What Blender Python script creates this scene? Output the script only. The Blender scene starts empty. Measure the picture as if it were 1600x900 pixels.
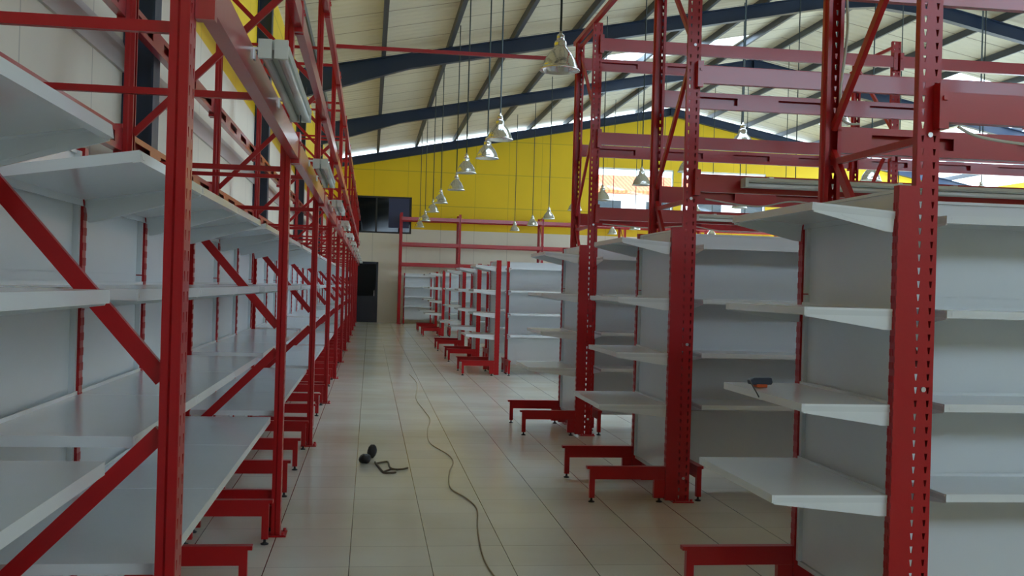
import bpy, math, random
from mathutils import Vector, Matrix
random.seed(7)
S = bpy.context.scene
COL = S.collection
PI = math.pi

# ------------------------------------------------------------------ camera, world, exposure
CAM_H = 1.375
F_PX = 1635.0
YAW = math.radians(7.73)
ROLL = 0.028
cam = bpy.data.objects.new('camera', bpy.data.cameras.new('camera'))
COL.objects.link(cam)
cam.data.sensor_width = 36.0
cam.data.lens = 36.0 * F_PX / 1600.0
cam.data.clip_start = 0.05
cam.data.clip_end = 400
cam.matrix_world = (Matrix.Translation((0, 0, CAM_H)) @ Matrix.Rotation(-YAW, 4, 'Z')
                    @ Matrix.Rotation(PI / 2, 4, 'X') @ Matrix.Rotation(ROLL, 4, 'Z'))
S.camera = cam

world = bpy.data.worlds.new('sky'); S.world = world
world.use_nodes = True
bgn = world.node_tree.nodes['Background']
bgn.inputs[0].default_value = (0.62, 0.81, 1.0, 1)
bgn.inputs[1].default_value = 1.0
S.view_settings.view_transform = 'Standard'
S.view_settings.look = 'None'
S.view_settings.gamma = 1
S.view_settings.use_curve_mapping = False
S.view_settings.exposure = 2.9

# ------------------------------------------------------------------ materials
def mat(name, col, rough=0.5, metal=0.0, var=0.0, scale=3.0, bump=0.0, bscale=40.0, coat=0.0, spec=0.5):
    m = bpy.data.materials.new(name); m.use_nodes = True
    nt = m.node_tree; b = nt.nodes['Principled BSDF']
    b.inputs['Roughness'].default_value = rough
    b.inputs['Metallic'].default_value = metal
    b.inputs['Coat Weight'].default_value = coat
    b.inputs['Coat Roughness'].default_value = 0.12
    b.inputs['Specular IOR Level'].default_value = spec
    tc = nt.nodes.new('ShaderNodeTexCoord')
    n = nt.nodes.new('ShaderNodeTexNoise'); n.inputs['Scale'].default_value = scale
    n.inputs['Detail'].default_value = 5
    nt.links.new(tc.outputs['Object'], n.inputs['Vector'])
    r = nt.nodes.new('ShaderNodeMixRGB')
    r.inputs[1].default_value = (*[c * (1 - var) for c in col], 1)
    r.inputs[2].default_value = (*[min(1, c * (1 + var)) for c in col], 1)
    nt.links.new(n.outputs['Fac'], r.inputs[0])
    nt.links.new(r.outputs[0], b.inputs['Base Color'])
    if bump:
        n2 = nt.nodes.new('ShaderNodeTexNoise'); n2.inputs['Scale'].default_value = bscale
        nt.links.new(tc.outputs['Object'], n2.inputs['Vector'])
        bp = nt.nodes.new('ShaderNodeBump'); bp.inputs['Strength'].default_value = bump
        bp.inputs['Distance'].default_value = 0.01
        nt.links.new(n2.outputs['Fac'], bp.inputs['Height'])
        nt.links.new(bp.outputs[0], b.inputs['Normal'])
    return m

RED = mat('red_enamel', (0.43, 0.004, 0.007), 0.33, var=0.10, scale=6, bump=0.05, bscale=60, coat=0.1, spec=0.4)
REDB = mat('red_beam_enamel', (0.43, 0.005, 0.010), 0.36, var=0.10, scale=4, bump=0.04, bscale=30, coat=0.6, spec=0.5)
WHITE = mat('white_enamel', (0.76, 0.79, 0.80), 0.20, var=0.03, scale=2, bump=0.06, bscale=5, coat=0.15)
WBRK = mat('white_bracket_enamel', (0.80, 0.83, 0.84), 0.35, var=0.02)
PANEL = mat('light_panel_enamel', (0.74, 0.77, 0.78), 0.26, var=0.04, scale=2, bump=0.05, bscale=4)
NAVY = mat('navy_steel', (0.012, 0.028, 0.065), 0.4, var=0.15)
GREYST = mat('grey_purlin', (0.075, 0.085, 0.10), 0.5, var=0.15)
BLACK = mat('black_plastic', (0.012, 0.012, 0.014), 0.5, var=0.2)
CHROME = mat('polished_aluminium', (0.78, 0.77, 0.72), 0.16, metal=1.0, var=0.05, bump=0.25, bscale=35)
WIRE = mat('dark_rod', (0.015, 0.03, 0.03), 0.5)
CABLE = mat('tan_cable', (0.36, 0.29, 0.17), 0.7, var=0.25, scale=20)
WCABLE = mat('white_cable', (0.55, 0.52, 0.45), 0.5)
FLUO = mat('white_fitting', (0.62, 0.66, 0.60), 0.35, var=0.03)
TUBE = mat('fluorescent_glass', (0.72, 0.74, 0.70), 0.15)
STRAP = mat('brown_strap', (0.10, 0.075, 0.045), 0.8, var=0.4, scale=60)
BLUEG = mat('slate_plastic', (0.05, 0.06, 0.09), 0.45)
ORANGE = mat('orange_plastic', (0.75, 0.12, 0.02), 0.5)
DOORM = mat('dark_door', (0.010, 0.016, 0.028), 0.25, var=0.1)
BLIND = mat('blue_blind', (0.035, 0.045, 0.11), 0.4, var=0.1)
BLINDF = mat('dark_frame', (0.012, 0.012, 0.012), 0.4)
HOUSEW = mat('house_render', (0.70, 0.68, 0.64), 0.9, var=0.05)
STEEL = mat('bolt_steel', (0.6, 0.6, 0.6), 0.35, metal=1.0)

def glassmat():
    m = bpy.data.materials.new('dark_glass'); m.use_nodes = True
    b = m.node_tree.nodes['Principled BSDF']
    b.inputs['Base Color'].default_value = (0.004, 0.006, 0.007, 1)
    b.inputs['Roughness'].default_value = 0.06
    return m
DGLASS = glassmat()
FROST = mat('dull_dark_glass', (0.006, 0.008, 0.009), 0.6, spec=0.2)
def clearglass():
    m = bpy.data.materials.new('clear_pane'); m.use_nodes = True
    nt = m.node_tree; nt.nodes.remove(nt.nodes['Principled BSDF'])
    t = nt.nodes.new('ShaderNodeBsdfTransparent'); t.inputs[0].default_value = (0.93, 0.96, 0.96, 1)
    g = nt.nodes.new('ShaderNodeBsdfGlossy'); g.inputs['Roughness'].default_value = 0.03
    mx = nt.nodes.new('ShaderNodeMixShader'); mx.inputs[0].default_value = 0.06
    nt.links.new(t.outputs[0], mx.inputs[1]); nt.links.new(g.outputs[0], mx.inputs[2])
    nt.links.new(mx.outputs[0], nt.nodes['Material Output'].inputs[0])
    return m
CGLASS = clearglass()

def N(nt, t, **kw):
    n = nt.nodes.new(t)
    for k, v in kw.items(): setattr(n, k, v)
    return n
def M2(nt, op, a, b=None):
    n = N(nt, 'ShaderNodeMath', operation=op)
    for i, v in enumerate((a, b)):
        if v is None: continue
        if isinstance(v, (int, float)): n.inputs[i].default_value = v
        else: nt.links.new(v, n.inputs[i])
    return n.outputs[0]

def wall_material(name, low, high, zline, axis, joint, low_line=True):
    """paint in two colours with a hard line at zline, thin vertical joints"""
    m = bpy.data.materials.new(name); m.use_nodes = True
    nt = m.node_tree; b = nt.nodes['Principled BSDF']; b.inputs['Roughness'].default_value = 0.55
    tc = N(nt, 'ShaderNodeTexCoord'); sp = N(nt, 'ShaderNodeSeparateXYZ')
    nt.links.new(tc.outputs['Object'], sp.inputs[0])
    up = M2(nt, 'GREATER_THAN', sp.outputs['Z'], zline)
    mx = N(nt, 'ShaderNodeMixRGB'); nt.links.new(up, mx.inputs[0])
    mx.inputs[1].default_value = (*low, 1); mx.inputs[2].default_value = (*high, 1)
    fr = M2(nt, 'FRACT', M2(nt, 'DIVIDE', M2(nt, 'ADD', sp.outputs[axis], 100), joint))
    ln = M2(nt, 'LESS_THAN', fr, 0.012)
    frz = M2(nt, 'FRACT', M2(nt, 'DIVIDE', M2(nt, 'ADD', sp.outputs['Z'], 0.62), 1.22))
    lnz = M2(nt, 'MULTIPLY', M2(nt, 'LESS_THAN', frz, 0.02), up)
    al = M2(nt, 'MULTIPLY', M2(nt, 'MAXIMUM', ln, lnz), 0.35)
    m2 = N(nt, 'ShaderNodeMixRGB'); nt.links.new(al, m2.inputs[0]); nt.links.new(mx.outputs[0], m2.inputs[1])
    m2.inputs[2].default_value = (0.06, 0.05, 0.03, 1)
    no = N(nt, 'ShaderNodeTexNoise'); no.inputs['Scale'].default_value = 0.8; no.inputs['Detail'].default_value = 6
    nt.links.new(tc.outputs['Object'], no.inputs['Vector'])
    hsv = N(nt, 'ShaderNodeHueSaturation'); nt.links.new(m2.outputs[0], hsv.inputs['Color'])
    nt.links.new(M2(nt, 'ADD', M2(nt, 'MULTIPLY', no.outputs['Fac'], 0.16), 0.92), hsv.inputs['Value'])
    nt.links.new(hsv.outputs[0], b.inputs['Base Color'])
    return m
YELLOW = (0.86, 0.575, 0.003)
CREAM = (0.80, 0.74, 0.60)
MFAR = wall_material('far_wall_paint', CREAM, YELLOW, 3.40, 'X', 1.22)
MLEFT = wall_material('side_wall_paint', CREAM, YELLOW, 3.56, 'Y', 1.22)

def floor_material():
    m = bpy.data.materials.new('floor_tiles'); m.use_nodes = True
    nt = m.node_tree; b = nt.nodes['Principled BSDF']
    tc = N(nt, 'ShaderNodeTexCoord'); sp = N(nt, 'ShaderNodeSeparateXYZ')
    nt.links.new(tc.outputs['Object'], sp.inputs[0])
    T = 0.40
    def line(ax, off, w):
        fr = M2(nt, 'FRACT', M2(nt, 'DIVIDE', M2(nt, 'ADD', sp.outputs[ax], 40 + off), T))
        a = M2(nt, 'LESS_THAN', fr, w)
        return a
    lx = line('X', 0.065, 0.0115); ly = line('Y', 0.07, 0.010)
    ly = M2(nt, 'MULTIPLY', ly, 0.55)
    g = M2(nt, 'MAXIMUM', lx, ly)
    # per-tile tone
    fx = M2(nt, 'FLOOR', M2(nt, 'DIVIDE', M2(nt, 'ADD', sp.outputs['X'], 40.065), T))
    fy = M2(nt, 'FLOOR', M2(nt, 'DIVIDE', M2(nt, 'ADD', sp.outputs['Y'], 40.07), T))
    cb = N(nt, 'ShaderNodeCombineXYZ'); nt.links.new(fx, cb.inputs[0]); nt.links.new(fy, cb.inputs[1])
    wn = N(nt, 'ShaderNodeTexWhiteNoise'); nt.links.new(cb.outputs[0], wn.inputs['Vector'])
    no = N(nt, 'ShaderNodeTexNoise'); no.inputs['Scale'].default_value = 0.9; no.inputs['Detail'].default_value = 7
    nt.links.new(tc.outputs['Object'], no.inputs['Vector'])
    cr = N(nt, 'ShaderNodeValToRGB'); nt.links.new(no.outputs['Fac'], cr.inputs[0])
    cr.color_ramp.elements[0].position = 0.30; cr.color_ramp.elements[0].color = (0.66, 0.61, 0.47, 1)
    cr.color_ramp.elements[1].position = 0.62; cr.color_ramp.elements[1].color = (0.76, 0.74, 0.65, 1)
    hsv = N(nt, 'ShaderNodeHueSaturation'); nt.links.new(cr.outputs[0], hsv.inputs['Color'])
    nt.links.new(M2(nt, 'ADD', M2(nt, 'MULTIPLY', wn.outputs['Value'], 0.08), 0.95), hsv.inputs['Value'])
    mx = N(nt, 'ShaderNodeMixRGB'); nt.links.new(g, mx.inputs[0]); nt.links.new(hsv.outputs[0], mx.inputs[1])
    mx.inputs[2].default_value = (0.07, 0.06, 0.04, 1)
    nt.links.new(mx.outputs[0], b.inputs['Base Color'])
    b.inputs['Roughness'].default_value = 0.16
    bp = N(nt, 'ShaderNodeBump'); bp.inputs['Strength'].default_value = 0.25; bp.inputs['Distance'].default_value = 0.002
    nt.links.new(M2(nt, 'SUBTRACT', 1.0, g), bp.inputs['Height']); nt.links.new(bp.outputs[0], b.inputs['Normal'])
    return m
MFLOOR = floor_material()

def roof_material():
    m = bpy.data.materials.new('roof_sheet'); m.use_nodes = True
    nt = m.node_tree; b = nt.nodes['Principled BSDF']
    tc = N(nt, 'ShaderNodeTexCoord'); sp = N(nt, 'ShaderNodeSeparateXYZ')
    nt.links.new(tc.outputs['Object'], sp.inputs[0])
    fr = M2(nt, 'FRACT', M2(nt, 'DIVIDE', M2(nt, 'ADD', sp.outputs['Y'], 40), 1.2))
    ln = M2(nt, 'MULTIPLY', M2(nt, 'LESS_THAN', fr, 0.035), 0.85)
    rib = M2(nt, 'SINE', M2(nt, 'MULTIPLY', sp.outputs['Y'], 2 * PI / 0.30))
    no = N(nt, 'ShaderNodeTexNoise'); no.inputs['Scale'].default_value = 0.5; no.inputs['Detail'].default_value = 4
    nt.links.new(tc.outputs['Object'], no.inputs['Vector'])
    c1 = N(nt, 'ShaderNodeMixRGB'); nt.links.new(no.outputs['Fac'], c1.inputs[0])
    c1.inputs[1].default_value = (0.50, 0.50, 0.41, 1); c1.inputs[2].default_value = (0.62, 0.61, 0.51, 1)
    mx = N(nt, 'ShaderNodeMixRGB'); nt.links.new(ln, mx.inputs[0]); nt.links.new(c1.outputs[0], mx.inputs[1])
    mx.inputs[2].default_value = (0.06, 0.06, 0.05, 1)
    nt.links.new(mx.outputs[0], b.inputs['Base Color'])
    b.inputs['Roughness'].default_value = 0.6
    bp = N(nt, 'ShaderNodeBump'); bp.inputs['Strength'].default_value = 0.5; bp.inputs['Distance'].default_value = 0.02
    nt.links.new(rib, bp.inputs['Height']); nt.links.new(bp.outputs[0], b.inputs['Normal'])
    tr = N(nt, 'ShaderNodeBsdfTranslucent'); tr.inputs[0].default_value = (0.78, 0.62, 0.41, 1)
    sh = N(nt, 'ShaderNodeMixShader'); sh.inputs[0].default_value = ROOF_TRANS
    nt.links.new(b.outputs[0], sh.inputs[1]); nt.links.new(tr.outputs[0], sh.inputs[2])
    nt.links.new(sh.outputs[0], nt.nodes['Material Output'].inputs[0])
    return m
ROOF_TRANS = 0.15  # translucency added so daylight through the sheet brightens ceiling and hall
MROOF = roof_material()

def tile_roof_material():
    m = bpy.data.materials.new('clay_tiles'); m.use_nodes = True
    nt = m.node_tree; b = nt.nodes['Principled BSDF']; b.inputs['Roughness'].default_value = 0.8
    tc = N(nt, 'ShaderNodeTexCoord'); w = N(nt, 'ShaderNodeTexWave'); w.inputs['Scale'].default_value = 1.2
    nt.links.new(tc.outputs['Object'], w.inputs['Vector'])
    mx = N(nt, 'ShaderNodeMixRGB'); nt.links.new(w.outputs['Fac'], mx.inputs[0])
    mx.inputs[1].default_value = (0.52, 0.085, 0.02, 1); mx.inputs[2].default_value = (0.80, 0.17, 0.05, 1)
    nt.links.new(mx.outputs[0], b.inputs['Base Color'])
    return m
MTILE = tile_roof_material()

# ------------------------------------------------------------------ mesh helpers
class MB:
    def __init__(s): s.v = []; s.f = []; s.sm = []
    def add(s, vs, fs, smooth=False):
        o = len(s.v); s.v += [tuple(v) for v in vs]
        s.f += [tuple(o + i for i in f) for f in fs]; s.sm += [smooth] * len(fs); return s
    def box(s, x0, x1, y0, y1, z0, z1):
        return s.add([(x0,y0,z0),(x1,y0,z0),(x1,y1,z0),(x0,y1,z0),(x0,y0,z1),(x1,y0,z1),(x1,y1,z1),(x0,y1,z1)],
              [(0,3,2,1),(4,5,6,7),(0,1,5,4),(1,2,6,5),(2,3,7,6),(3,0,4,7)])
    def bar(s, p, q, w, t, up=(0, 0, 1)):
        p = Vector(p); q = Vector(q); d = (q - p).normalized(); u = Vector(up)
        if abs(d.dot(u)) > 0.98: u = Vector((1, 0, 0))
        a = d.cross(u).normalized(); b = a.cross(d).normalized()
        vs = []
        for c in (p, q):
            for i, j in ((-1,-1),(1,-1),(1,1),(-1,1)): vs.append(c + a * (i * t / 2) + b * (j * w / 2))
        return s.add(vs, [(0,1,2,3),(7,6,5,4),(0,4,5,1),(1,5,6,2),(2,6,7,3),(3,7,4,0)])
    def prism(s, poly, axis, a, b):
        """poly in the two other axes, extruded along axis from a to b"""
        n = len(poly); vs = []
        for t in (a, b):
            for (p, q) in poly:
                vs.append({'x': (t, p, q), 'y': (p, t, q), 'z': (p, q, t)}[axis])
        fs = [tuple(range(n - 1, -1, -1)), tuple(range(n, 2 * n))]
        for i in range(n): fs.append((i, (i + 1) % n, n + (i + 1) % n, n + i))
        return s.add(vs, fs)
    def tube(s, pts, r, n=8):
        pts = [Vector(p) for p in pts]; rings = []
        for i, p in enumerate(pts):
            d = (pts[min(i + 1, len(pts) - 1)] - pts[max(i - 1, 0)]).normalized()
            u = Vector((0, 0, 1)) if abs(d.z) < 0.9 else Vector((1, 0, 0))
            a = d.cross(u).normalized(); b = a.cross(d)
            rings.append([p + (a * math.cos(2*PI*k/n) + b * math.sin(2*PI*k/n)) * r for k in range(n)])
        vs = [v for R in rings for v in R]; fs = []
        for i in range(len(pts) - 1):
            for k in range(n): fs.append((i*n+k, i*n+(k+1)%n, (i+1)*n+(k+1)%n, (i+1)*n+k))
        fs.append(tuple(range(n))); fs.append(tuple((len(pts)-1)*n + k for k in range(n-1, -1, -1)))
        return s.add(vs, fs, True)
    def lathe(s, prof, n=24, c=(0, 0, 0)):
        vs = []; fs = []
        for (r, z) in prof:
            for k in range(n): vs.append((c[0] + r*math.cos(2*PI*k/n), c[1] + r*math.sin(2*PI*k/n), c[2] + z))
        for i in range(len(prof) - 1):
            for k in range(n): fs.append((i*n+k, i*n+(k+1)%n, (i+1)*n+(k+1)%n, (i+1)*n+k))
        return s.add(vs, fs, True)
    def mesh(s, name, material):
        me = bpy.data.meshes.new(name); me.from_pydata(s.v, [], s.f); me.update()
        me.polygons.foreach_set('use_smooth', s.sm)
        me.materials.append(material); return me

def link(name, me, parent=None, loc=(0,0,0), rot=(0,0,0), solid=0.0, bevel=0.0):
    o = bpy.data.objects.new(name, me); COL.objects.link(o)
    o.location = loc; o.rotation_euler = rot
    if parent: o.parent = parent
    if solid:
        md = o.modifiers.new('thickness', 'SOLIDIFY'); md.thickness = solid; md.offset = 0
    if bevel:
        md = o.modifiers.new('edges', 'BEVEL'); md.width = bevel; md.segments = 2; md.limit_method = 'ANGLE'
    return o
def tag(o, label, cat, group=None):
    o['label'] = label; o['category'] = cat
    if group: o['group'] = group
    return o
def thing(name, label, cat, loc=(0,0,0), rz=0, group=None):
    o = bpy.data.objects.new(name, None); COL.objects.link(o)
    o.empty_display_size = 0.1
    o.location = loc; o.rotation_euler = (0, 0, rz)
    return tag(o, label, cat, group)
def struct(name, mb, m, parent=None, **k):
    o = link(name, mb.mesh(name, m), parent, **k)
    if parent is None: o['kind'] = 'structure'
    return o
CACHE = {}
def cached(key, fn):
    if key not in CACHE: CACHE[key] = fn()
    return CACHE[key]
def ordinal(i): return ['nearest','second','third','fourth','fifth','sixth','seventh','eighth','ninth','tenth','eleventh','twelfth','thirteenth','fourteenth'][i]

# ------------------------------------------------------------------ the hall
XL, XR, YB, YW = -1.58, 23.5, -9.0, 38.0
XA = 10.9                                   # ridge
def zroof(x): return 6.21 + 0.2 * (x if x <= XA else 2 * XA - x)
struct('floor', MB().box(XL - 0.2, XR + 0.2, YB, YW + 0.2, -0.1, 0), MFLOOR)

# left wall, with a thin strip added to catch light as a pale band
wl = MB()
wl.box(XL - 0.2, XL, YB, YW + 0.2, 0, zroof(XL) - 0.12)
struct('wall_left', wl, MLEFT)
struct('light_band_1', MB().prism([(XL, 2.66), (XL + 0.02, 2.66), (XL + 0.018, 2.80), (XL, 2.86)], 'y', YB, YW), mat('light_band_paint', (0.62, 0.57, 0.52), 0.4))

# far wall with window openings (x0,x1,z0,z1)
OPEN = [(-1.10, 1.42, 3.22, 4.55), (8.2, 11.15, 4.18, 5.95), (11.45, 14.75, 4.18, 5.95)]
DOOR = (-0.85, 0.28, 0.0, 2.18)
wf = MB()
holes = OPEN + [DOOR]
xs = sorted(set([XL - 0.2, XR + 0.2, XA] + [h[0] for h in holes] + [h[1] for h in holes]))
for a, b in zip(xs[:-1], xs[1:]):
    hs = sorted([h for h in holes if h[0] <= a + 1e-6 and h[1] >= b - 1e-6], key=lambda h: h[2])
    z = 0.0
    for h in hs:
        if h[2] > z: wf.box(a, b, YW, YW + 0.2, z, h[2])
        z = h[3]
    ta, tb = zroof(a) - 0.30, zroof(b) - 0.30
    wf.add([(a,YW,z),(b,YW,z),(b,YW+.2,z),(a,YW+.2,z),(a,YW,ta),(b,YW,tb),(b,YW+.2,tb),(a,YW+.2,ta)],
           [(0,3,2,1),(4,5,6,7),(0,1,5,4),(1,2,6,5),(2,3,7,6),(3,0,4,7)])
struct('wall_far', wf, MFAR)

# right wall: low wall, posts above, the gaps between them added to let daylight in
wr = MB().box(XR, XR + 0.2, YB, YW + 0.2, 0, 1.0)
for k in range(8):
    y = YB + k * 6.6
    wr.box(XR, XR + 0.2, y, y + (6.6 if k < 2 else 0.5), 1.0, zroof(XR) - 0.12)
wr.box(XR, XR + 0.2, YB, YW + 0.2, 5.0, zroof(XR) - 0.12)
struct('wall_right', wr, MLEFT)

# wall behind the camera closed below, its gable left open to daylight
wb = MB().box(XL - 0.2, -0.6, YB - 0.2, YB, 0, 5.3).box(2.2, XR + 0.2, YB - 0.2, YB, 0, 5.3).box(-0.6, 2.2, YB - 0.2, YB, 0.0, 5.3)
for x in (XL - 0.2, 2.4, 6.6, 10.8, 15.0, 19.2, XR):
    wb.box(x, x + 0.2, YB - 0.2, YB, 5.3, zroof(x + (0.1 if x < 10 else 0.2)) - 0.03)
struct('wall_back', wb, MFAR)

# roof skin with skylights and added daylight openings
def roof():
    mb = MB()
    cols = [XL - 0.4, 1.0, 5.8, 9.6, XA, 15.3, 18.4, XR + 0.4]
    rows = [YB, -6.0, 2.0, 8.0, 12.4, 14.2, 19.0, 26.2, 27.5, YW + 0.6]
    holes = {(2, 7), (5, 7), (1, 4), (2, 4), (4, 4), (5, 4), (6, 4), (6, 6), (6, 7), (6, 8)}      # first pair are skylights; the rest are unseen openings added to brighten the hall
    for i in range(len(cols) - 1):
        for j in range(len(rows) - 1):
            if (i, j) in holes: continue
            a, b = cols[i], cols[i + 1]; c, d = rows[j], rows[j + 1]
            za, zb = zroof(a), zroof(b)
            mb.add([(a,c,za),(b,c,zb),(b,d,zb),(a,d,za),(a,c,za+.06),(b,c,zb+.06),(b,d,zb+.06),(a,d,za+.06)],
                   [(0,3,2,1),(4,5,6,7),(0,1,5,4),(1,2,6,5),(2,3,7,6),(3,0,4,7)])
    return mb
struct('ceiling', roof(), MROOF)

# purlins
g = 0
k = -1
while True:
    x = 0.15 + 1.37 * k
    if x > 22.8: break
    if abs(x - XA) > 0.15:
        z = zroof(x)
        mb = MB().box(x - 0.045, x + 0.045, YB, YW + 0.4, z - 0.15, z - 0.005)
        mb.box(x - 0.045, x - 0.01, YB, YW + 0.4, z - 0.17, z - 0.15)
        struct('roof_purlin', mb, GREYST)
    k += 1

# portal frames: rafters with haunches, columns
FR = [-8.2, -0.6, 6.95, 14.35, 21.85, 29.3, 37.75]
for i, y in enumerate(FR):
    last = (i == len(FR) - 1)
    dp = 0.30
    mb = MB()
    def zt(x): return zroof(x) - 0.165
    def zb(x):
        d = dp
        if not last:
            e = min(x - XL, XR - x)
            if e < 2.4: d += 0.30 * (1 - e / 2.4)
            c = abs(x - XA)
            if c < 1.3: d += 0.14 * (1 - c / 1.3)
        return zt(x) - d
    xs = [XL + 0.02, 0, 0.68, XA - 1.3, XA, XA + 1.3, XR - 2.4, XR - 1, XR - 0.02]
    for (h0, h1, w) in ((0, 0.02, 0.09), (0.02, -0.02, 0.012), (-0.02, 0, 0.09)):
        for a, b in zip(xs[:-1], xs[1:]):
            q = []
            for x in (a, b):
                if h0 == 0: lo, hi = zt(x) - 0.02, zt(x)
                elif h0 == 0.02: lo, hi = zb(x) + 0.02, zt(x) - 0.02
                else: lo, hi = zb(x), zb(x) + 0.02
                q.append((x, lo, hi))
            (xa, la, ha), (xb, lb, hb) = q
            mb.add([(xa,y-w,la),(xb,y-w,lb),(xb,y+w,lb),(xa,y+w,la),(xa,y-w,ha),(xb,y-w,hb),(xb,y+w,hb),(xa,y+w,ha)],
                   [(0,3,2,1),(4,5,6,7),(0,1,5,4),(1,2,6,5),(2,3,7,6),(3,0,4,7)])
    for sx in (XA - 0.02, XA + 0.0): mb.box(sx, sx + 0.02, y - 0.09, y + 0.09, zb(XA), zt(XA))
    struct('roof_rafter', mb, NAVY)
    if not last:
        for xc, sg in ((XL, 1), (XR, -1)):
            x0, x1 = sorted((xc + sg * 0.002, xc + sg * 0.19))
            h = zb(XL + 0.1) + 0.2
            c = MB().box(x0, x0 + 0.015, y - 0.1, y + 0.1, 0, h).box(x1 - 0.015, x1, y - 0.1, y + 0.1, 0, h)
            c.box(x0, x1, y - 0.006, y + 0.006, 0, h)
            struct('wall_column', c, NAVY)

# door and windows in the far wall
d = DOOR
dr = MB().box(d[0], d[0] + 0.07, YW + 0.02, YW + 0.12, 0, d[3]).box(d[1] - 0.07, d[1], YW + 0.02, YW + 0.12, 0, d[3])
dr.box(d[0], d[1], YW + 0.02, YW + 0.12, d[3] - 0.08, d[3])
do = struct('door_1', dr, DOORM)
link('door_panel', MB().box(d[0] + 0.07, d[1] - 0.07, YW + 0.05, YW + 0.09, -0.01, 0.95).mesh('door_panel', DOORM), do)
link('pane', MB().box(d[0] + 0.07, d[1] - 0.07, YW + 0.06, YW + 0.08, 0.95, d[3] - 0.08).mesh('pane', FROST), do)
link('door_handle', MB().bar((d[1] - 0.13, YW + 0.02, 0.95), (d[1] - 0.13, YW + 0.02, 1.15), 0.02, 0.02).mesh('door_handle', STEEL), do)
def window(n, o, dark):
    x0, x1, z0, z1 = o
    f = MB(); w = 0.06
    f.box(x0, x1, YW + 0.03, YW + 0.12, z0, z0 + w).box(x0, x1, YW + 0.03, YW + 0.12, z1 - w, z1)
    f.box(x0, x0 + w, YW + 0.03, YW + 0.12, z0 + w, z1 - w).box(x1 - w, x1, YW + 0.03, YW + 0.12, z0 + w, z1 - w)
    if dark: f.box((x0 + x1) / 2 - 0.03, (x0 + x1) / 2 + 0.03, YW + 0.03, YW + 0.12, z0 + w, z1 - w)
    fo = struct('window_%d' % n, f, BLINDF if dark else WBRK)
    link('pane', MB().box(x0 + w, x1 - w, YW + 0.07, YW + 0.08, z0 + w, z1 - w).mesh('pane', DGLASS if dark else CGLASS), fo)
    if dark:
        link('window_blind', MB().box(0.60, x1 - w - 0.02, YW + 0.055, YW + 0.066, z0 + w + 0.15, z1 - w).mesh('window_blind', BLIND), fo)
window(1, OPEN[0], True); window(2, OPEN[1], False); window(3, OPEN[2], False)

# neighbouring house outside
h = thing('neighbour_house', 'pale house with orange tiled roof seen through the far wall windows', 'house', (20, 62, 0))
hw = MB().box(-12, 10, 0, 6, 0, 7.42)
link('wall', hw.mesh('wall', HOUSEW), h)
rf = MB().prism([(-0.9, 7.40), (3, 8.72), (6.9, 7.40), (6.9, 7.25), (-0.9, 7.25)], 'x', -12.6, 10.6)
link('roof', rf.mesh('roof', MTILE), h)
for x in (-9.9, -6.9, -3.6, -0.6, 2.4, 5.4):
    fo = link('window', MB().box(x, x + 1.9, -0.05, 0.02, 5.9, 6.9).mesh('window', WBRK), h)
    link('pane', MB().box(x + 0.08, x + 1.82, -0.07, -0.045, 5.96, 6.84).mesh('pane', DGLASS), fo)

# ------------------------------------------------------------------ pallet racks
POST_H = 3.90
PW, PD = 0.088, 0.046
def post_mesh():
    mb = MB(); w = PW / 2
    cols = [(-0.024, 0.008), (0.024, 0.008)]
    xs = [-w, -0.035, -0.013, 0.013, 0.035, w]
    pitch = 0.05; n = int(POST_H / pitch)
    for i in range(n):
        z0, z1 = i * pitch, (i + 1) * pitch
        for a, b, hole in ((xs[0], xs[1], 0), (xs[1], xs[2], 1), (xs[2], xs[3], 0), (xs[3], xs[4], 1), (xs[4], xs[5], 0)):
            if not hole:
                mb.add([(a,0,z0),(b,0,z0),(b,0,z1),(a,0,z1)], [(0,1,2,3)])
            else:
                c = (a + b) / 2
                H = [(c-0.0025,0,z0+0.013),(c+0.0025,0,z0+0.013),(c+0.0065,0,z1-0.012),(c-0.0065,0,z1-0.012)]
                O = [(a,0,z0),(b,0,z0),(b,0,z1),(a,0,z1)]
                mb.add(O + H, [(0,1,5,4),(1,2,6,5),(2,3,7,6),(3,0,4,7)])
    H = n * pitch
    for sx in (-1, 1):
        mb.add([(sx*w,0,0),(sx*w,PD*0.45,0),(sx*(w-0.008),PD*0.6,0),(sx*(w-0.008),PD,0),(sx*0.02,PD,0),
                (sx*w,0,H),(sx*w,PD*0.45,H),(sx*(w-0.008),PD*0.6,H),(sx*(w-0.008),PD,H),(sx*0.02,PD,H)],
               [(0,1,6,5),(1,2,7,6),(2,3,8,7),(3,4,9,8)])
    return mb.mesh('post', RED)
def foot_plate_mesh():
    mb = MB().box(-0.07, 0.07, -0.035, 0.09, 0, 0.008)
    for x in (-0.057, 0.057): mb.lathe([(0.0, 0.022), (0.009, 0.022), (0.009, 0.008)], 6, (x, -0.02, 0))
    return mb.mesh('foot_plate', RED)
def bolt_mesh():
    return MB().prism([(0.010 * math.cos(PI * k / 4 + .4), 0.010 * math.sin(PI * k / 4 + .4)) for k in range(8)], 'y', -0.007, 0.0).mesh('bolt', STEEL)
def beam_front_mesh(L):
    mb = MB().prism([(-0.045, -0.06), (-0.045, 0.045), (-0.012, 0.045), (-0.012, 0.06), (0.0, 0.06), (0.0, -0.06)], 'x', PW/2 + 0.004, L - PW/2 - 0.004)
    mb.box(PW/2 - 0.03, PW/2 + 0.008, -0.05, -0.003, -0.085, 0.085)
    mb.box(L - PW/2 - 0.008, L - PW/2 + 0.03, -0.05, -0.003, -0.085, 0.085)
    for x in (PW/2 - 0.01, L - PW/2 + 0.01): mb.box(x - 0.008, x + 0.008, -0.058, -0.05, 0.02, 0.036)
    return mb.mesh('beam', REDB)
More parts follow.
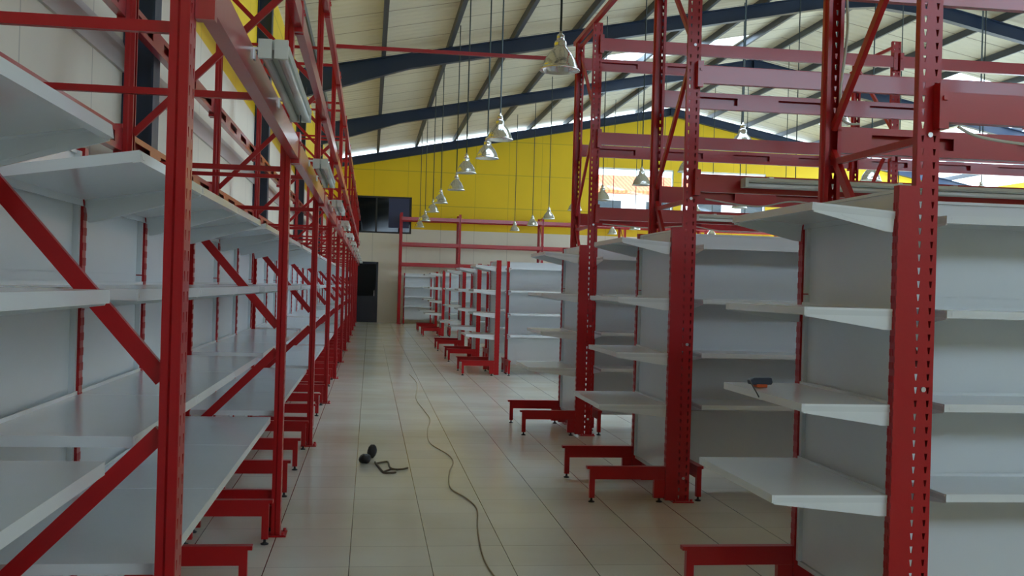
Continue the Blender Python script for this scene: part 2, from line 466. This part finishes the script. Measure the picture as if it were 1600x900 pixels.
def beam_rear_mesh(L):
    # open channel, its mouth (towards -y, local) partly closed by plates
    mb = MB(); a, b = PW/2 + 0.004, L - PW/2 - 0.004
    mb.box(a, b, 0.040, 0.043, -0.06, 0.06)
    mb.box(a, b, 0.0, 0.040, 0.057, 0.06); mb.box(a, b, 0.0, 0.040, -0.06, -0.057)
    mb.box(a, b, 0.0, 0.003, 0.028, 0.057); mb.box(a, b, 0.0, 0.003, -0.057, -0.028)
    n = max(2, int(round(L / 0.85))); seg = (b - a) / n
    for i in range(n + 1):
        c = a + i * seg
        mb.box(max(a, c - 0.16), min(b, c + 0.16), 0.0, 0.003, -0.028, 0.028)
    mb.box(PW/2 - 0.03, PW/2 + 0.008, 0.0, 0.045, -0.085, 0.085)
    mb.box(L - PW/2 - 0.008, L - PW/2 + 0.03, 0.0, 0.045, -0.085, 0.085)
    return mb.mesh('beam', REDB)
LEVELS = (2.10, 2.81, 3.70)
DEP = 0.87
def rack(label, loc, rz, xs, ties=False, levels=LEVELS, rear=True, group=None, bolts=False):
    t = thing('storage_rack', label, 'rack', loc, rz, group)
    pm = cached('post', post_mesh); fp = cached('fp', foot_plate_mesh)
    for x in xs:
        for y, r in ((0, 0), (DEP, PI)):
            p = link('post', pm, t, (x, y, 0.006), (0, 0, r), solid=0.003)
            link('foot_plate', fp, p, (0, 0, -0.006))
            if y == 0 and bolts:
                for bz in (0.15, 1.03, 1.99, 3.0):
                    link('bolt', cached('bolt', bolt_mesh), p, (0.004, -0.0015, bz))
        def fb(p0, z0, p1, z1, w):
            def f(): return MB().bar((0, p0, z0), (0, p1, z1), w, 0.022, up=(1, 0, 0) if False else (0, 0, 1)).mesh('brace', RED)
            me = cached(('brace', p0, z0, p1, z1, w), f)
            link('brace', me, t, (x, 0, 0))
        F, R = 0.045, DEP - 0.045
        fb(R, 0.22, F, 1.0, 0.042); fb(F, 1.13, R, 2.03, 0.042)
        fb(F, 1.985, R, 1.985, 0.028); fb(R, 2.14, F, 2.95, 0.036); fb(F, 3.04, R, 3.80, 0.036)
        fb(F, 0.14, R, 0.14, 0.03); fb(F, 3.86, R, 3.86, 0.03)
    for a, b in zip(xs[:-1], xs[1:]):
        L = round(b - a, 3)
        for z in levels:
            link('beam', cached(('bf', L), lambda: beam_front_mesh(L)), t, (a, 0, z))
            if rear: link('beam', cached(('br', L), lambda: beam_rear_mesh(L)), t, (a, DEP, z))
        if ties:
            for z in levels[:1] + levels[2:]:
                me = cached(('tie', z), lambda: MB().bar((0, 0.0, z), (0, DEP, z), 0.026, 0.026).mesh('cross_tie', RED))
                link('cross_tie', me, t, (a + L / 2, 0, 0))
    return t

YL0, DYL = 2.64, 3.165
NL = 11
rack('long red pallet rack standing along the left wall over the white shelves', (-0.447, YL0, 0), PI/2,
     [i * DYL for i in range(NL + 1)][:NL + 1], ties=True)
ROWY = [3.70, 6.66, 9.70]
rack('red pallet rack nearest the camera on the right side', (2.07, ROWY[0], 0), 0, [0, 3.0, 6.0], bolts=True)
rack('red pallet rack in the middle row on the right, its battens lit from above', (2.07, ROWY[1], 0), 0, [0, 3.0, 6.0, 9.0], bolts=True)
rack('red pallet rack in the third row on the right, reached by the thin overhead tie', (2.07, ROWY[2], 0), 0, [0, 3.0, 6.0, 9.0, 12.0], bolts=True)
rack('red pallet rack standing against the yellow far wall', (1.03, 36.75, 0), 0, [0, 2.05, 5.0, 8.0, 11.0, 14.0, 17.0])

# ties overhead
tb = MB().bar((-0.40, 10.62, 3.745), (2.05, 10.62, 3.745), 0.035, 0.035).mesh('overhead_tie', RED)
tag(link('overhead_tie', tb), 'thin red bar crossing high over the aisle between both racks', 'bar')
tb = MB().bar((2.045, 3.6, 3.925), (2.045, 10.7, 3.925), 0.045, 0.04).mesh('overhead_tie', RED)
tag(link('overhead_tie', tb), 'red bar along the rack tops linking the three right rows', 'bar')

# ------------------------------------------------------------------ gondola shelving
GH = 1.80
GPW, GPD = 0.042, 0.076
def gpost_mesh():
    mb = MB()
    mb.box(-GPW/2, GPW/2, -GPD/2 + 0.0018, GPD/2 - 0.0018, 0.015, GH)
    # notched edges: slots seen as saw teeth on both narrow sides
    n = int((GH - 0.1) / 0.05)
    for i in range(n):
        z = 0.06 + i * 0.05
        for sx in (-1, 1):
            for x in (-0.0165, 0.0, 0.0165):
                mb.box(x - 0.0045, x + 0.0045, min(sx * GPD/2, sx * (GPD/2 - 0.0018)), max(sx * GPD/2, sx * (GPD/2 - 0.0018)), z, z + 0.026)
    mb.box(-0.006, 0.006, -GPD/2 - 0.001, GPD/2 + 0.001, 0.02, 0.06)
    return mb.mesh('post', RED)
def pad_mesh():
    return MB().lathe([(0, 0.0), (0.02, 0.0), (0.022, 0.006), (0.008, 0.012), (0.006, 0.045), (0, 0.045)], 10).mesh('levelling_pad', BLACK)
FOOT_TOP = 0.235
def gfoot_mesh(d):
    # beam towards -y with a short front leg, tapered web
    mb = MB().box(-0.016, 0.016, -d, -GPD/2, FOOT_TOP - 0.085, FOOT_TOP - 0.018)
    mb.box(-0.021, 0.021, -d - 0.02, -GPD/2, FOOT_TOP - 0.018, FOOT_TOP)
    mb.box(-0.016, 0.016, -d, -d + 0.035, 0.03, FOOT_TOP - 0.085)
    mb.box(-0.018, 0.018, -0.11, -GPD/2, 0.03, FOOT_TOP - 0.085)
    return mb.mesh('foot', RED)
def bracket_mesh(d):
    mb = MB().prism([(-GPD/2, 0.0), (-GPD/2, -0.078), (-GPD/2 - 0.03, -0.078), (-d + 0.01, -0.034), (-d + 0.004, -0.022), (-d + 0.004, 0.0)], 'x', -0.0035, 0.0035)
    mb.box(-0.007, 0.007, -d + 0.01, -GPD/2, -0.008, 0.0)
    mb.prism([(-GPD/2 - 0.04, -0.03), (-GPD/2 - 0.04, -0.066), (-d + 0.12, -0.036), (-d + 0.12, -0.03)], 'x', -0.005, 0.005)
    return mb.mesh('bracket', WBRK)
def shelf_mesh(L, d):
    g = 0.004; t = 0.0025
    a, b = g, L - g
    mb = MB().box(a, b, -d, -0.03, -t, 0)
    mb.box(a, b, -d, -d + 0.0025, -0.03, -t); mb.box(a, b, -d + 0.0025, -d + 0.02, -0.03, -0.0275)
    mb.box(a, b, -0.033, -0.03, -0.025, 0.012)
    mb.box(a, a + 0.002, -d + 0.0025, -0.033, -0.028, -t); mb.box(b - 0.002, b, -d + 0.0025, -0.033, -0.028, -t)
    mb.box(a + 0.02, a + 0.05, -d - 0.001, -d, -0.022, -0.008)
    return mb.mesh('shelf', WHITE)
def panel_mesh(L, z0=0.17, z1=GH - 0.01):
    mb = MB(); a, b = GPW/2 + 0.002, L - GPW/2 - 0.002
    n = 4; h = (z1 - z0) / n
    for i in range(n):
        c0, c1 = z0 + i * h + 0.0025, z0 + (i + 1) * h - 0.0025
        mb.box(a, b, -0.009, 0.009, c0, c1)
        for y0, y1 in ((-0.028, -0.009), (0.009, 0.028)):
            mb.box(a, a + 0.022, y0, y1, c0, c1); mb.box(b - 0.022, b, y0, y1, c0, c1)
    mb.box(a, b, -0.004, 0.004, z0, z1)
    mb.box(a, b, -0.018, 0.018, z0 - 0.02, z0); mb.box(a, b, -0.018, 0.018, z1 - 0.012, z1)
    return mb.mesh('back_panel', PANEL)
def tilt_obj(o, ang): o.rotation_euler.x = ang
def gondola(name, label, loc, rz, nb, bay, sides, levels, group=None, topt=0.0, footd=0.54, foot_sides=None, first_bracket=True):
    """levels: list of (z, depth); sides: -1 only, or (-1, 1)"""
    t = thing(name, label, 'shelf unit', loc, rz, group)
    pm = cached('gp', gpost_mesh); pad = cached('pad', pad_mesh)
    for i in range(nb + 1):
        x = i * bay
        link('post', pm, t, (x, 0, 0))
        for s in sides:
            r = 0 if s < 0 else PI
            f = link('foot', cached(('gf', footd), lambda: gfoot_mesh(footd)), t, (x, 0, 0), (0, 0, r))
            link('levelling_pad', pad, f, (0, -footd + 0.018, 0)); link('levelling_pad', pad, f, (0, -0.07, 0))
            for (z, d) in levels:
                if i == 0 and not first_bracket: continue
                if z > 1.6 and topt: rot = (-topt, 0, r) if s < 0 else (topt, 0, r)
                else: rot = (0, 0, r)
                for dx in ((-0.009, 0.009) if 0 < i < nb else ((0.009,) if i == 0 else (-0.009,))):
                    link('bracket', cached(('bk', d), lambda: bracket_mesh(d)), t, (x + dx, 0, z), (-topt if (z > 1.6 and topt) else 0, 0, r))
        if i < nb:
            link('back_panel', cached(('pn', bay), lambda: panel_mesh(bay)), t, (x, 0, 0))
            for s in sides:
                for (z, d) in levels:
                    me = cached(('sh', bay, d), lambda: shelf_mesh(bay, d))
                    tl = -topt if (z > 1.6 and topt) else 0
                    if s < 0: link('shelf', me, t, (x, 0, z + 0.001), (tl, 0, 0))
                    else: link('shelf', me, t, (x + bay, 0, z + 0.001), (tl, 0, PI))
    return t

LV_END = [(0.635, 0.49), (0.975, 0.385), (1.335, 0.385), (1.70, 0.365)]
LV_RUN = [(0.635, 0.42), (0.975, 0.39), (1.335, 0.39), (1.70, 0.37)]
LV_L = [(0.665, 0.49), (0.98, 0.415), (1.345, 0.415), (1.625, 0.415)]
LV_L0 = [(0.665, 0.49), (0.965, 0.415), (1.345, 0.415), (1.645, 0.415)]
# left wall sections
GL = DYL - 0.22
for i in range(-1, NL):
    y0 = YL0 + i * DYL + 0.05
    bay = 0.965
    if i == -1: lb = 'white shelf unit cut by the left photo edge, nearer than any left rack upright'
    else: lb = 'white left wall shelf unit on red posts, %s section past the nearest upright' % (['first'] + [ordinal(k) for k in range(1, 14)])[i]
    gondola('shelf_unit', lb, (-0.985, y0, 0), PI/2, 3, bay, (-1,), LV_L0 if i == -1 else LV_L, footd=0.495, first_bracket=False,
            group='white wall shelf units along the left wall', topt=math.radians(9))

# right rows: end unit facing the aisle + double sided run
rowsY = [3.70, 6.66, 9.70, 16.2, 19.1, 22.2, 28.4, 31.4]
names_row = ['nearest row', 'second row', 'third row', 'fourth row', 'fifth row from the camera',
             'sixth row from the camera', 'seventh row from the camera', 'eighth and last row from the camera']
for i, y in enumerate(rowsY):
    gondola('end_shelf_unit', 'red and white end shelf unit facing the aisle, %s' % names_row[i],
            (1.985, y + 0.87, 0), -PI/2, 1, 0.87, (-1,), LV_END, group='end shelf units facing the aisle', topt=math.radians(4), footd=0.54)
    nb = [4, 5, 7, 8, 8, 8, 8, 8][i]
    gondola('double_shelf_unit', 'long two-sided white shelf run on the right, %s' % names_row[i],
            (2.19, y + 0.44, 0), 0, nb, 0.95, (-1, 1), LV_RUN, group='two-sided shelf runs on the right', footd=0.42)
gondola('shelf_unit', 'low white shelf unit at the foot of the yellow far wall', (1.2, 37.2, 0), 0, 14, 0.95, (-1,), LV_RUN, footd=0.42)

# ------------------------------------------------------------------ pendant lamps
def rod_mesh(L): return MB().tube([(0, 0, 0), (0, 0, L)], 0.011, 6).mesh('rod', WIRE)
def refl_mesh():
    prof = [(0.032, 0.262), (0.05, 0.255), (0.056, 0.235), (0.055, 0.205), (0.075, 0.178), (0.108, 0.14), (0.137, 0.09), (0.155, 0.04), (0.160, 0.022), (0.178, 0.0),
            (0.172, 0.002), (0.152, 0.028), (0.130, 0.088), (0.102, 0.135), (0.07, 0.17), (0.05, 0.19), (0.0, 0.192)]
    return MB().lathe(prof, 20).mesh('reflector', CHROME)
def bulb_mesh(): return MB().lathe([(0, 0.03), (0.028, 0.045), (0.04, 0.08), (0.032, 0.12), (0.02, 0.16), (0.02, 0.19)], 12).mesh('bulb', TUBE)
def cap_mesh(): return MB().lathe([(0.0, 0.345), (0.012, 0.345), (0.016, 0.32), (0.034, 0.31), (0.036, 0.255), (0.0, 0.253)], 12).mesh('lamp_cap', CHROME)
LAMPZ = 3.27
def lamp(x, y, label, z=LAMPZ):
    t = thing('pendant_lamp', label, 'lamp', (x, y, z), random.uniform(0, 6), 'pendant lamps under the roof')
    L = round(zroof(x) - 0.02 - (z + 0.34), 2)
    link('rod', cached(('rod', L), lambda: rod_mesh(L)), t, (0, 0, 0.34))
    link('reflector', cached('refl', refl_mesh), t); link('bulb', cached('bulb', bulb_mesh), t)
    link('lamp_cap', cached('cap', cap_mesh), t)
def unproj(px, py, dz):
    u, v = px - 800, py - 450
    c, s = math.cos(ROLL), math.sin(ROLL)
    u, v = u * c + v * s, v * c - u * s
    D = F_PX * dz / (-v); xc = u * D / F_PX
    return xc * math.cos(YAW) + D * math.sin(YAW), D * math.cos(YAW) - xc * math.sin(YAW)
words = ['largest and nearest', 'second', 'third', 'fourth', 'fifth', 'sixth', 'seventh', 'eighth', 'ninth']
for k, (x, y) in enumerate([(1.58, 8.95), (1.60, 13.35), (1.66, 15.35), (1.54, 17.45), (1.63, 20.6), (1.55, 24.0), (1.55, 27.0), (1.55, 30.9), (1.55, 34.2)]):
    lamp(x, y, 'polished bell pendant lamp, %s of the line hanging over the aisle' % words[k])
for k, (x, y) in enumerate([(5.0, 10.9), (4.75, 13.1), (4.9, 15.9), (4.75, 18.2), (4.8, 21.6), (4.8, 24.6), (4.75, 28.0), (4.8, 31.2), (4.7, 34.4)]):
    lamp(x, y, 'polished bell pendant lamp, %s from the camera in the second line from left' % (['first'] + words[1:])[k])
for k in range(8):
    lamp(8.0, 13.0 + 3.05 * k, 'polished bell pendant lamp, %s from the camera in the third line from left' % (['first'] + words[1:])[k])
for k in range(7):
    lamp(11.2, 15.0 + 3.1 * k, 'polished bell pendant lamp, %s one from the camera in the rightmost line' % (['first'] + words[1:])[k])

# ------------------------------------------------------------------ fluorescent battens (run along local x, hang off a beam)
def batten_mesh(L):
    mb = MB().prism([(-0.042, 0.0), (-0.05, 0.012), (-0.034, 0.032), (0.034, 0.032), (0.05, 0.012), (0.042, 0.0)], 'x', 0, L)
    for x0 in (-0.02, L):
        mb.box(x0, x0 + 0.02, -0.046, -0.004, -0.03, 0.03); mb.box(x0, x0 + 0.02, 0.004, 0.046, -0.03, 0.03)
    return mb.mesh('housing', FLUO)
def tubes_mesh(L, y): return MB().tube([(0.0, y, -0.017), (L, y, -0.017)], 0.015, 10).mesh('tube', TUBE)
def clip_mesh(): return MB().box(0, 0.03, -0.02, 0.088, 0.0315, 0.040).box(0, 0.03, 0.074, 0.088, 0.0, 0.0315).mesh('hanger', STEEL)
def batten(label, loc, rz, L=1.22, group='fluorescent battens on the rack beams', flip=0):
    t = thing('fluorescent_batten', label, 'light fitting', loc, rz, group)
    t.rotation_euler = (flip, 0, rz)
    link('housing', cached(('bh', L), lambda: batten_mesh(L)), t)
    for y in (-0.025, 0.025): link('tube', cached(('bt', L, y), lambda: tubes_mesh(L, y)), t)
    for x in (0.15, L - 0.18): link('hanger', cached('clip', clip_mesh), t, (x, 0, 0))
for i in range(NL):
    batten('white fluorescent batten clipped under the %s bay of the left rack front beam' % (['first'] + [ordinal(k) for k in range(1, 14)])[i],
           (-0.322, YL0 + DYL * i + 0.74, 2.105), PI/2, L=1.28, group='fluorescent battens along the left rack')
batten('white fluorescent batten on the second right rack, left one behind the nearest upright', (2.40, ROWY[1] - 0.13, 2.10), 0)
batten('white fluorescent batten on the second right rack, right one at the photo edge', (3.68, ROWY[1] - 0.13, 2.10), 0)
batten('white fluorescent batten on the third right rack, seen right of the second uprights', (3.05, ROWY[2] - 0.13, 2.09), 0)

# ------------------------------------------------------------------ cables
def curve_tube(pts, r, n=6, sub=8):
    P = [Vector(p) for p in pts]; out = []
    for i in range(len(P) - 1):
        p0, p1, p2, p3 = P[max(i-1, 0)], P[i], P[i+1], P[min(i+2, len(P)-1)]
        for k in range(sub):
            t = k / sub
            out.append(0.5 * ((2*p1) + (-p0+p2)*t + (2*p0-5*p1+4*p2-p3)*t*t + (-p0+3*p1-3*p2+p3)*t**3))
    out.append(P[-1]); return MB().tube(out, r, n)
def fl(px, py, z):
    x, y = unproj(px, py, z - CAM_H); return (x, y, z)
cb = curve_tube([fl(*p, 0.006) for p in [(640,585),(652,600),(650,622),(662,640),(672,655),(668,672),(672,692),(700,710),(708,722),(702,738),(704,762),(728,778),(745,795),(746,825),(752,860),(762,885),(780,910)]], 0.0042)
tag(link('floor_cable', cb.mesh('floor_cable', CABLE)), 'thin tan cable snaking along the tiled aisle floor', 'cable')
def wire(label, pts, r=0.006, m=WCABLE): tag(link('power_cable', curve_tube(pts, r).mesh('power_cable', m)), label, 'cable')
y = ROWY[0] + DEP - 0.085
wire('pale cable running down inside the rear upright of the nearest right rack', [(2.10, y, 3.8), (2.085, y, 3.0), (2.105, y, 2.6), (2.08, y, 2.3), (2.09, y-.02, 2.17), (2.16, y - 0.03, 2.155)])
y = ROWY[1] - 0.065
wire('pale cable sagging below the fittings of the second right rack', [(2.15, y, 1.99), (2.5, y, 1.955), (2.75, y-.02, 1.995), (3.1, y, 1.965), (3.6, y, 2.0), (4.3, y, 1.955), (5.0, y, 2.0)])
y = ROWY[2] - 0.065
wire('pale cable sagging below the beam of the third right rack', [(2.15, y, 2.0), (2.6, y, 1.98), (3.0, y, 2.01), (3.4, y, 1.97), (4.2, y, 2.0), (5.0, y, 1.98)])
y = ROWY[0] - 0.065
wire('pale cable sagging below the beam of the nearest right rack', [(2.15, y, 2.02), (2.25, y, 1.985), (2.5, y, 1.965), (2.8, y, 1.975), (3.2, y, 1.99)])

# ------------------------------------------------------------------ small items
def blob(c, r, sc, seed, n=14):
    rnd = random.Random(seed); mb = MB(); vs = []; fs = []
    m = n // 2
    for i in range(m + 1):
        th = PI * i / m
        for k in range(n):
            ph = 2 * PI * k / n
            rr = r * (1 + 0.14 * math.sin(3 * ph + seed) * math.sin(2 * th) + rnd.uniform(-0.05, 0.05) * math.sin(th))
            vs.append((c[0] + rr * sc[0] * math.sin(th) * math.cos(ph), c[1] + rr * sc[1] * math.sin(th) * math.sin(ph), max(0.001, c[2] + rr * sc[2] * math.cos(th))))
    for i in range(m):
        for k in range(n): fs.append((i*n+k, (i+1)*n+k, (i+1)*n+(k+1)%n, i*n+(k+1)%n))
    return mb.add(vs, fs, True)
bx, by = unproj(574, 722, -CAM_H)
t = thing('plug_bundle', 'small black lumpy bundle with brown straps lying on the aisle tiles', 'bundle', (bx, by, 0))
def rel(px, py, z=0.0):
    p = fl(px, py, z); return (p[0] - bx, p[1] - by, z)
bm_ = MB()
a = rel(570, 724); b = rel(581, 716)
m1 = blob((a[0], a[1], 0.035), 0.045, (1.05, 0.9, 0.85), 1); m2 = blob((b[0], b[1], 0.055), 0.045, (0.85, 0.8, 1.2), 2)
bm_.add(m1.v, m1.f, True); bm_.add(m2.v, m2.f, True)
link('body', bm_.mesh('body', BLACK), t)
for pts in ([(586,722),(594,732),(600,738),(612,739),(618,738)], [(588,724),(598,722),(606,722),(609,730),(616,733),(628,733),(637,731)], [(600,737),(612,733),(622,734)]):
    link('strap', curve_tube([rel(*p, 0.008) for p in pts], 0.007).mesh('strap', STRAP), t)

# small tool on the third shelf of the nearest end unit
t = thing('hand_tool', 'small dark blue and orange tool with a black cord on the nearest end shelf', 'tool', (1.672, 4.32, 0.978), 0.05)
link('body', MB().prism([(-0.045, 0.012), (0.05, 0.012), (0.055, 0.022), (0.05, 0.042), (-0.03, 0.042), (-0.05, 0.03)], 'y', -0.018, 0.018).mesh('body', BLUEG), t, bevel=0.004)
link('grip', MB().box(-0.02, 0.03, -0.02, 0.02, 0, 0.014).mesh('grip', ORANGE), t, bevel=0.003)
link('cord', curve_tube([(-0.045, 0, 0.026), (-0.065, -0.05, 0.034), (-0.082, -0.11, 0.022), (-0.092, -0.18, -0.004), (-0.094, -0.21, -0.02)], 0.003).mesh('cord', BLACK), t)
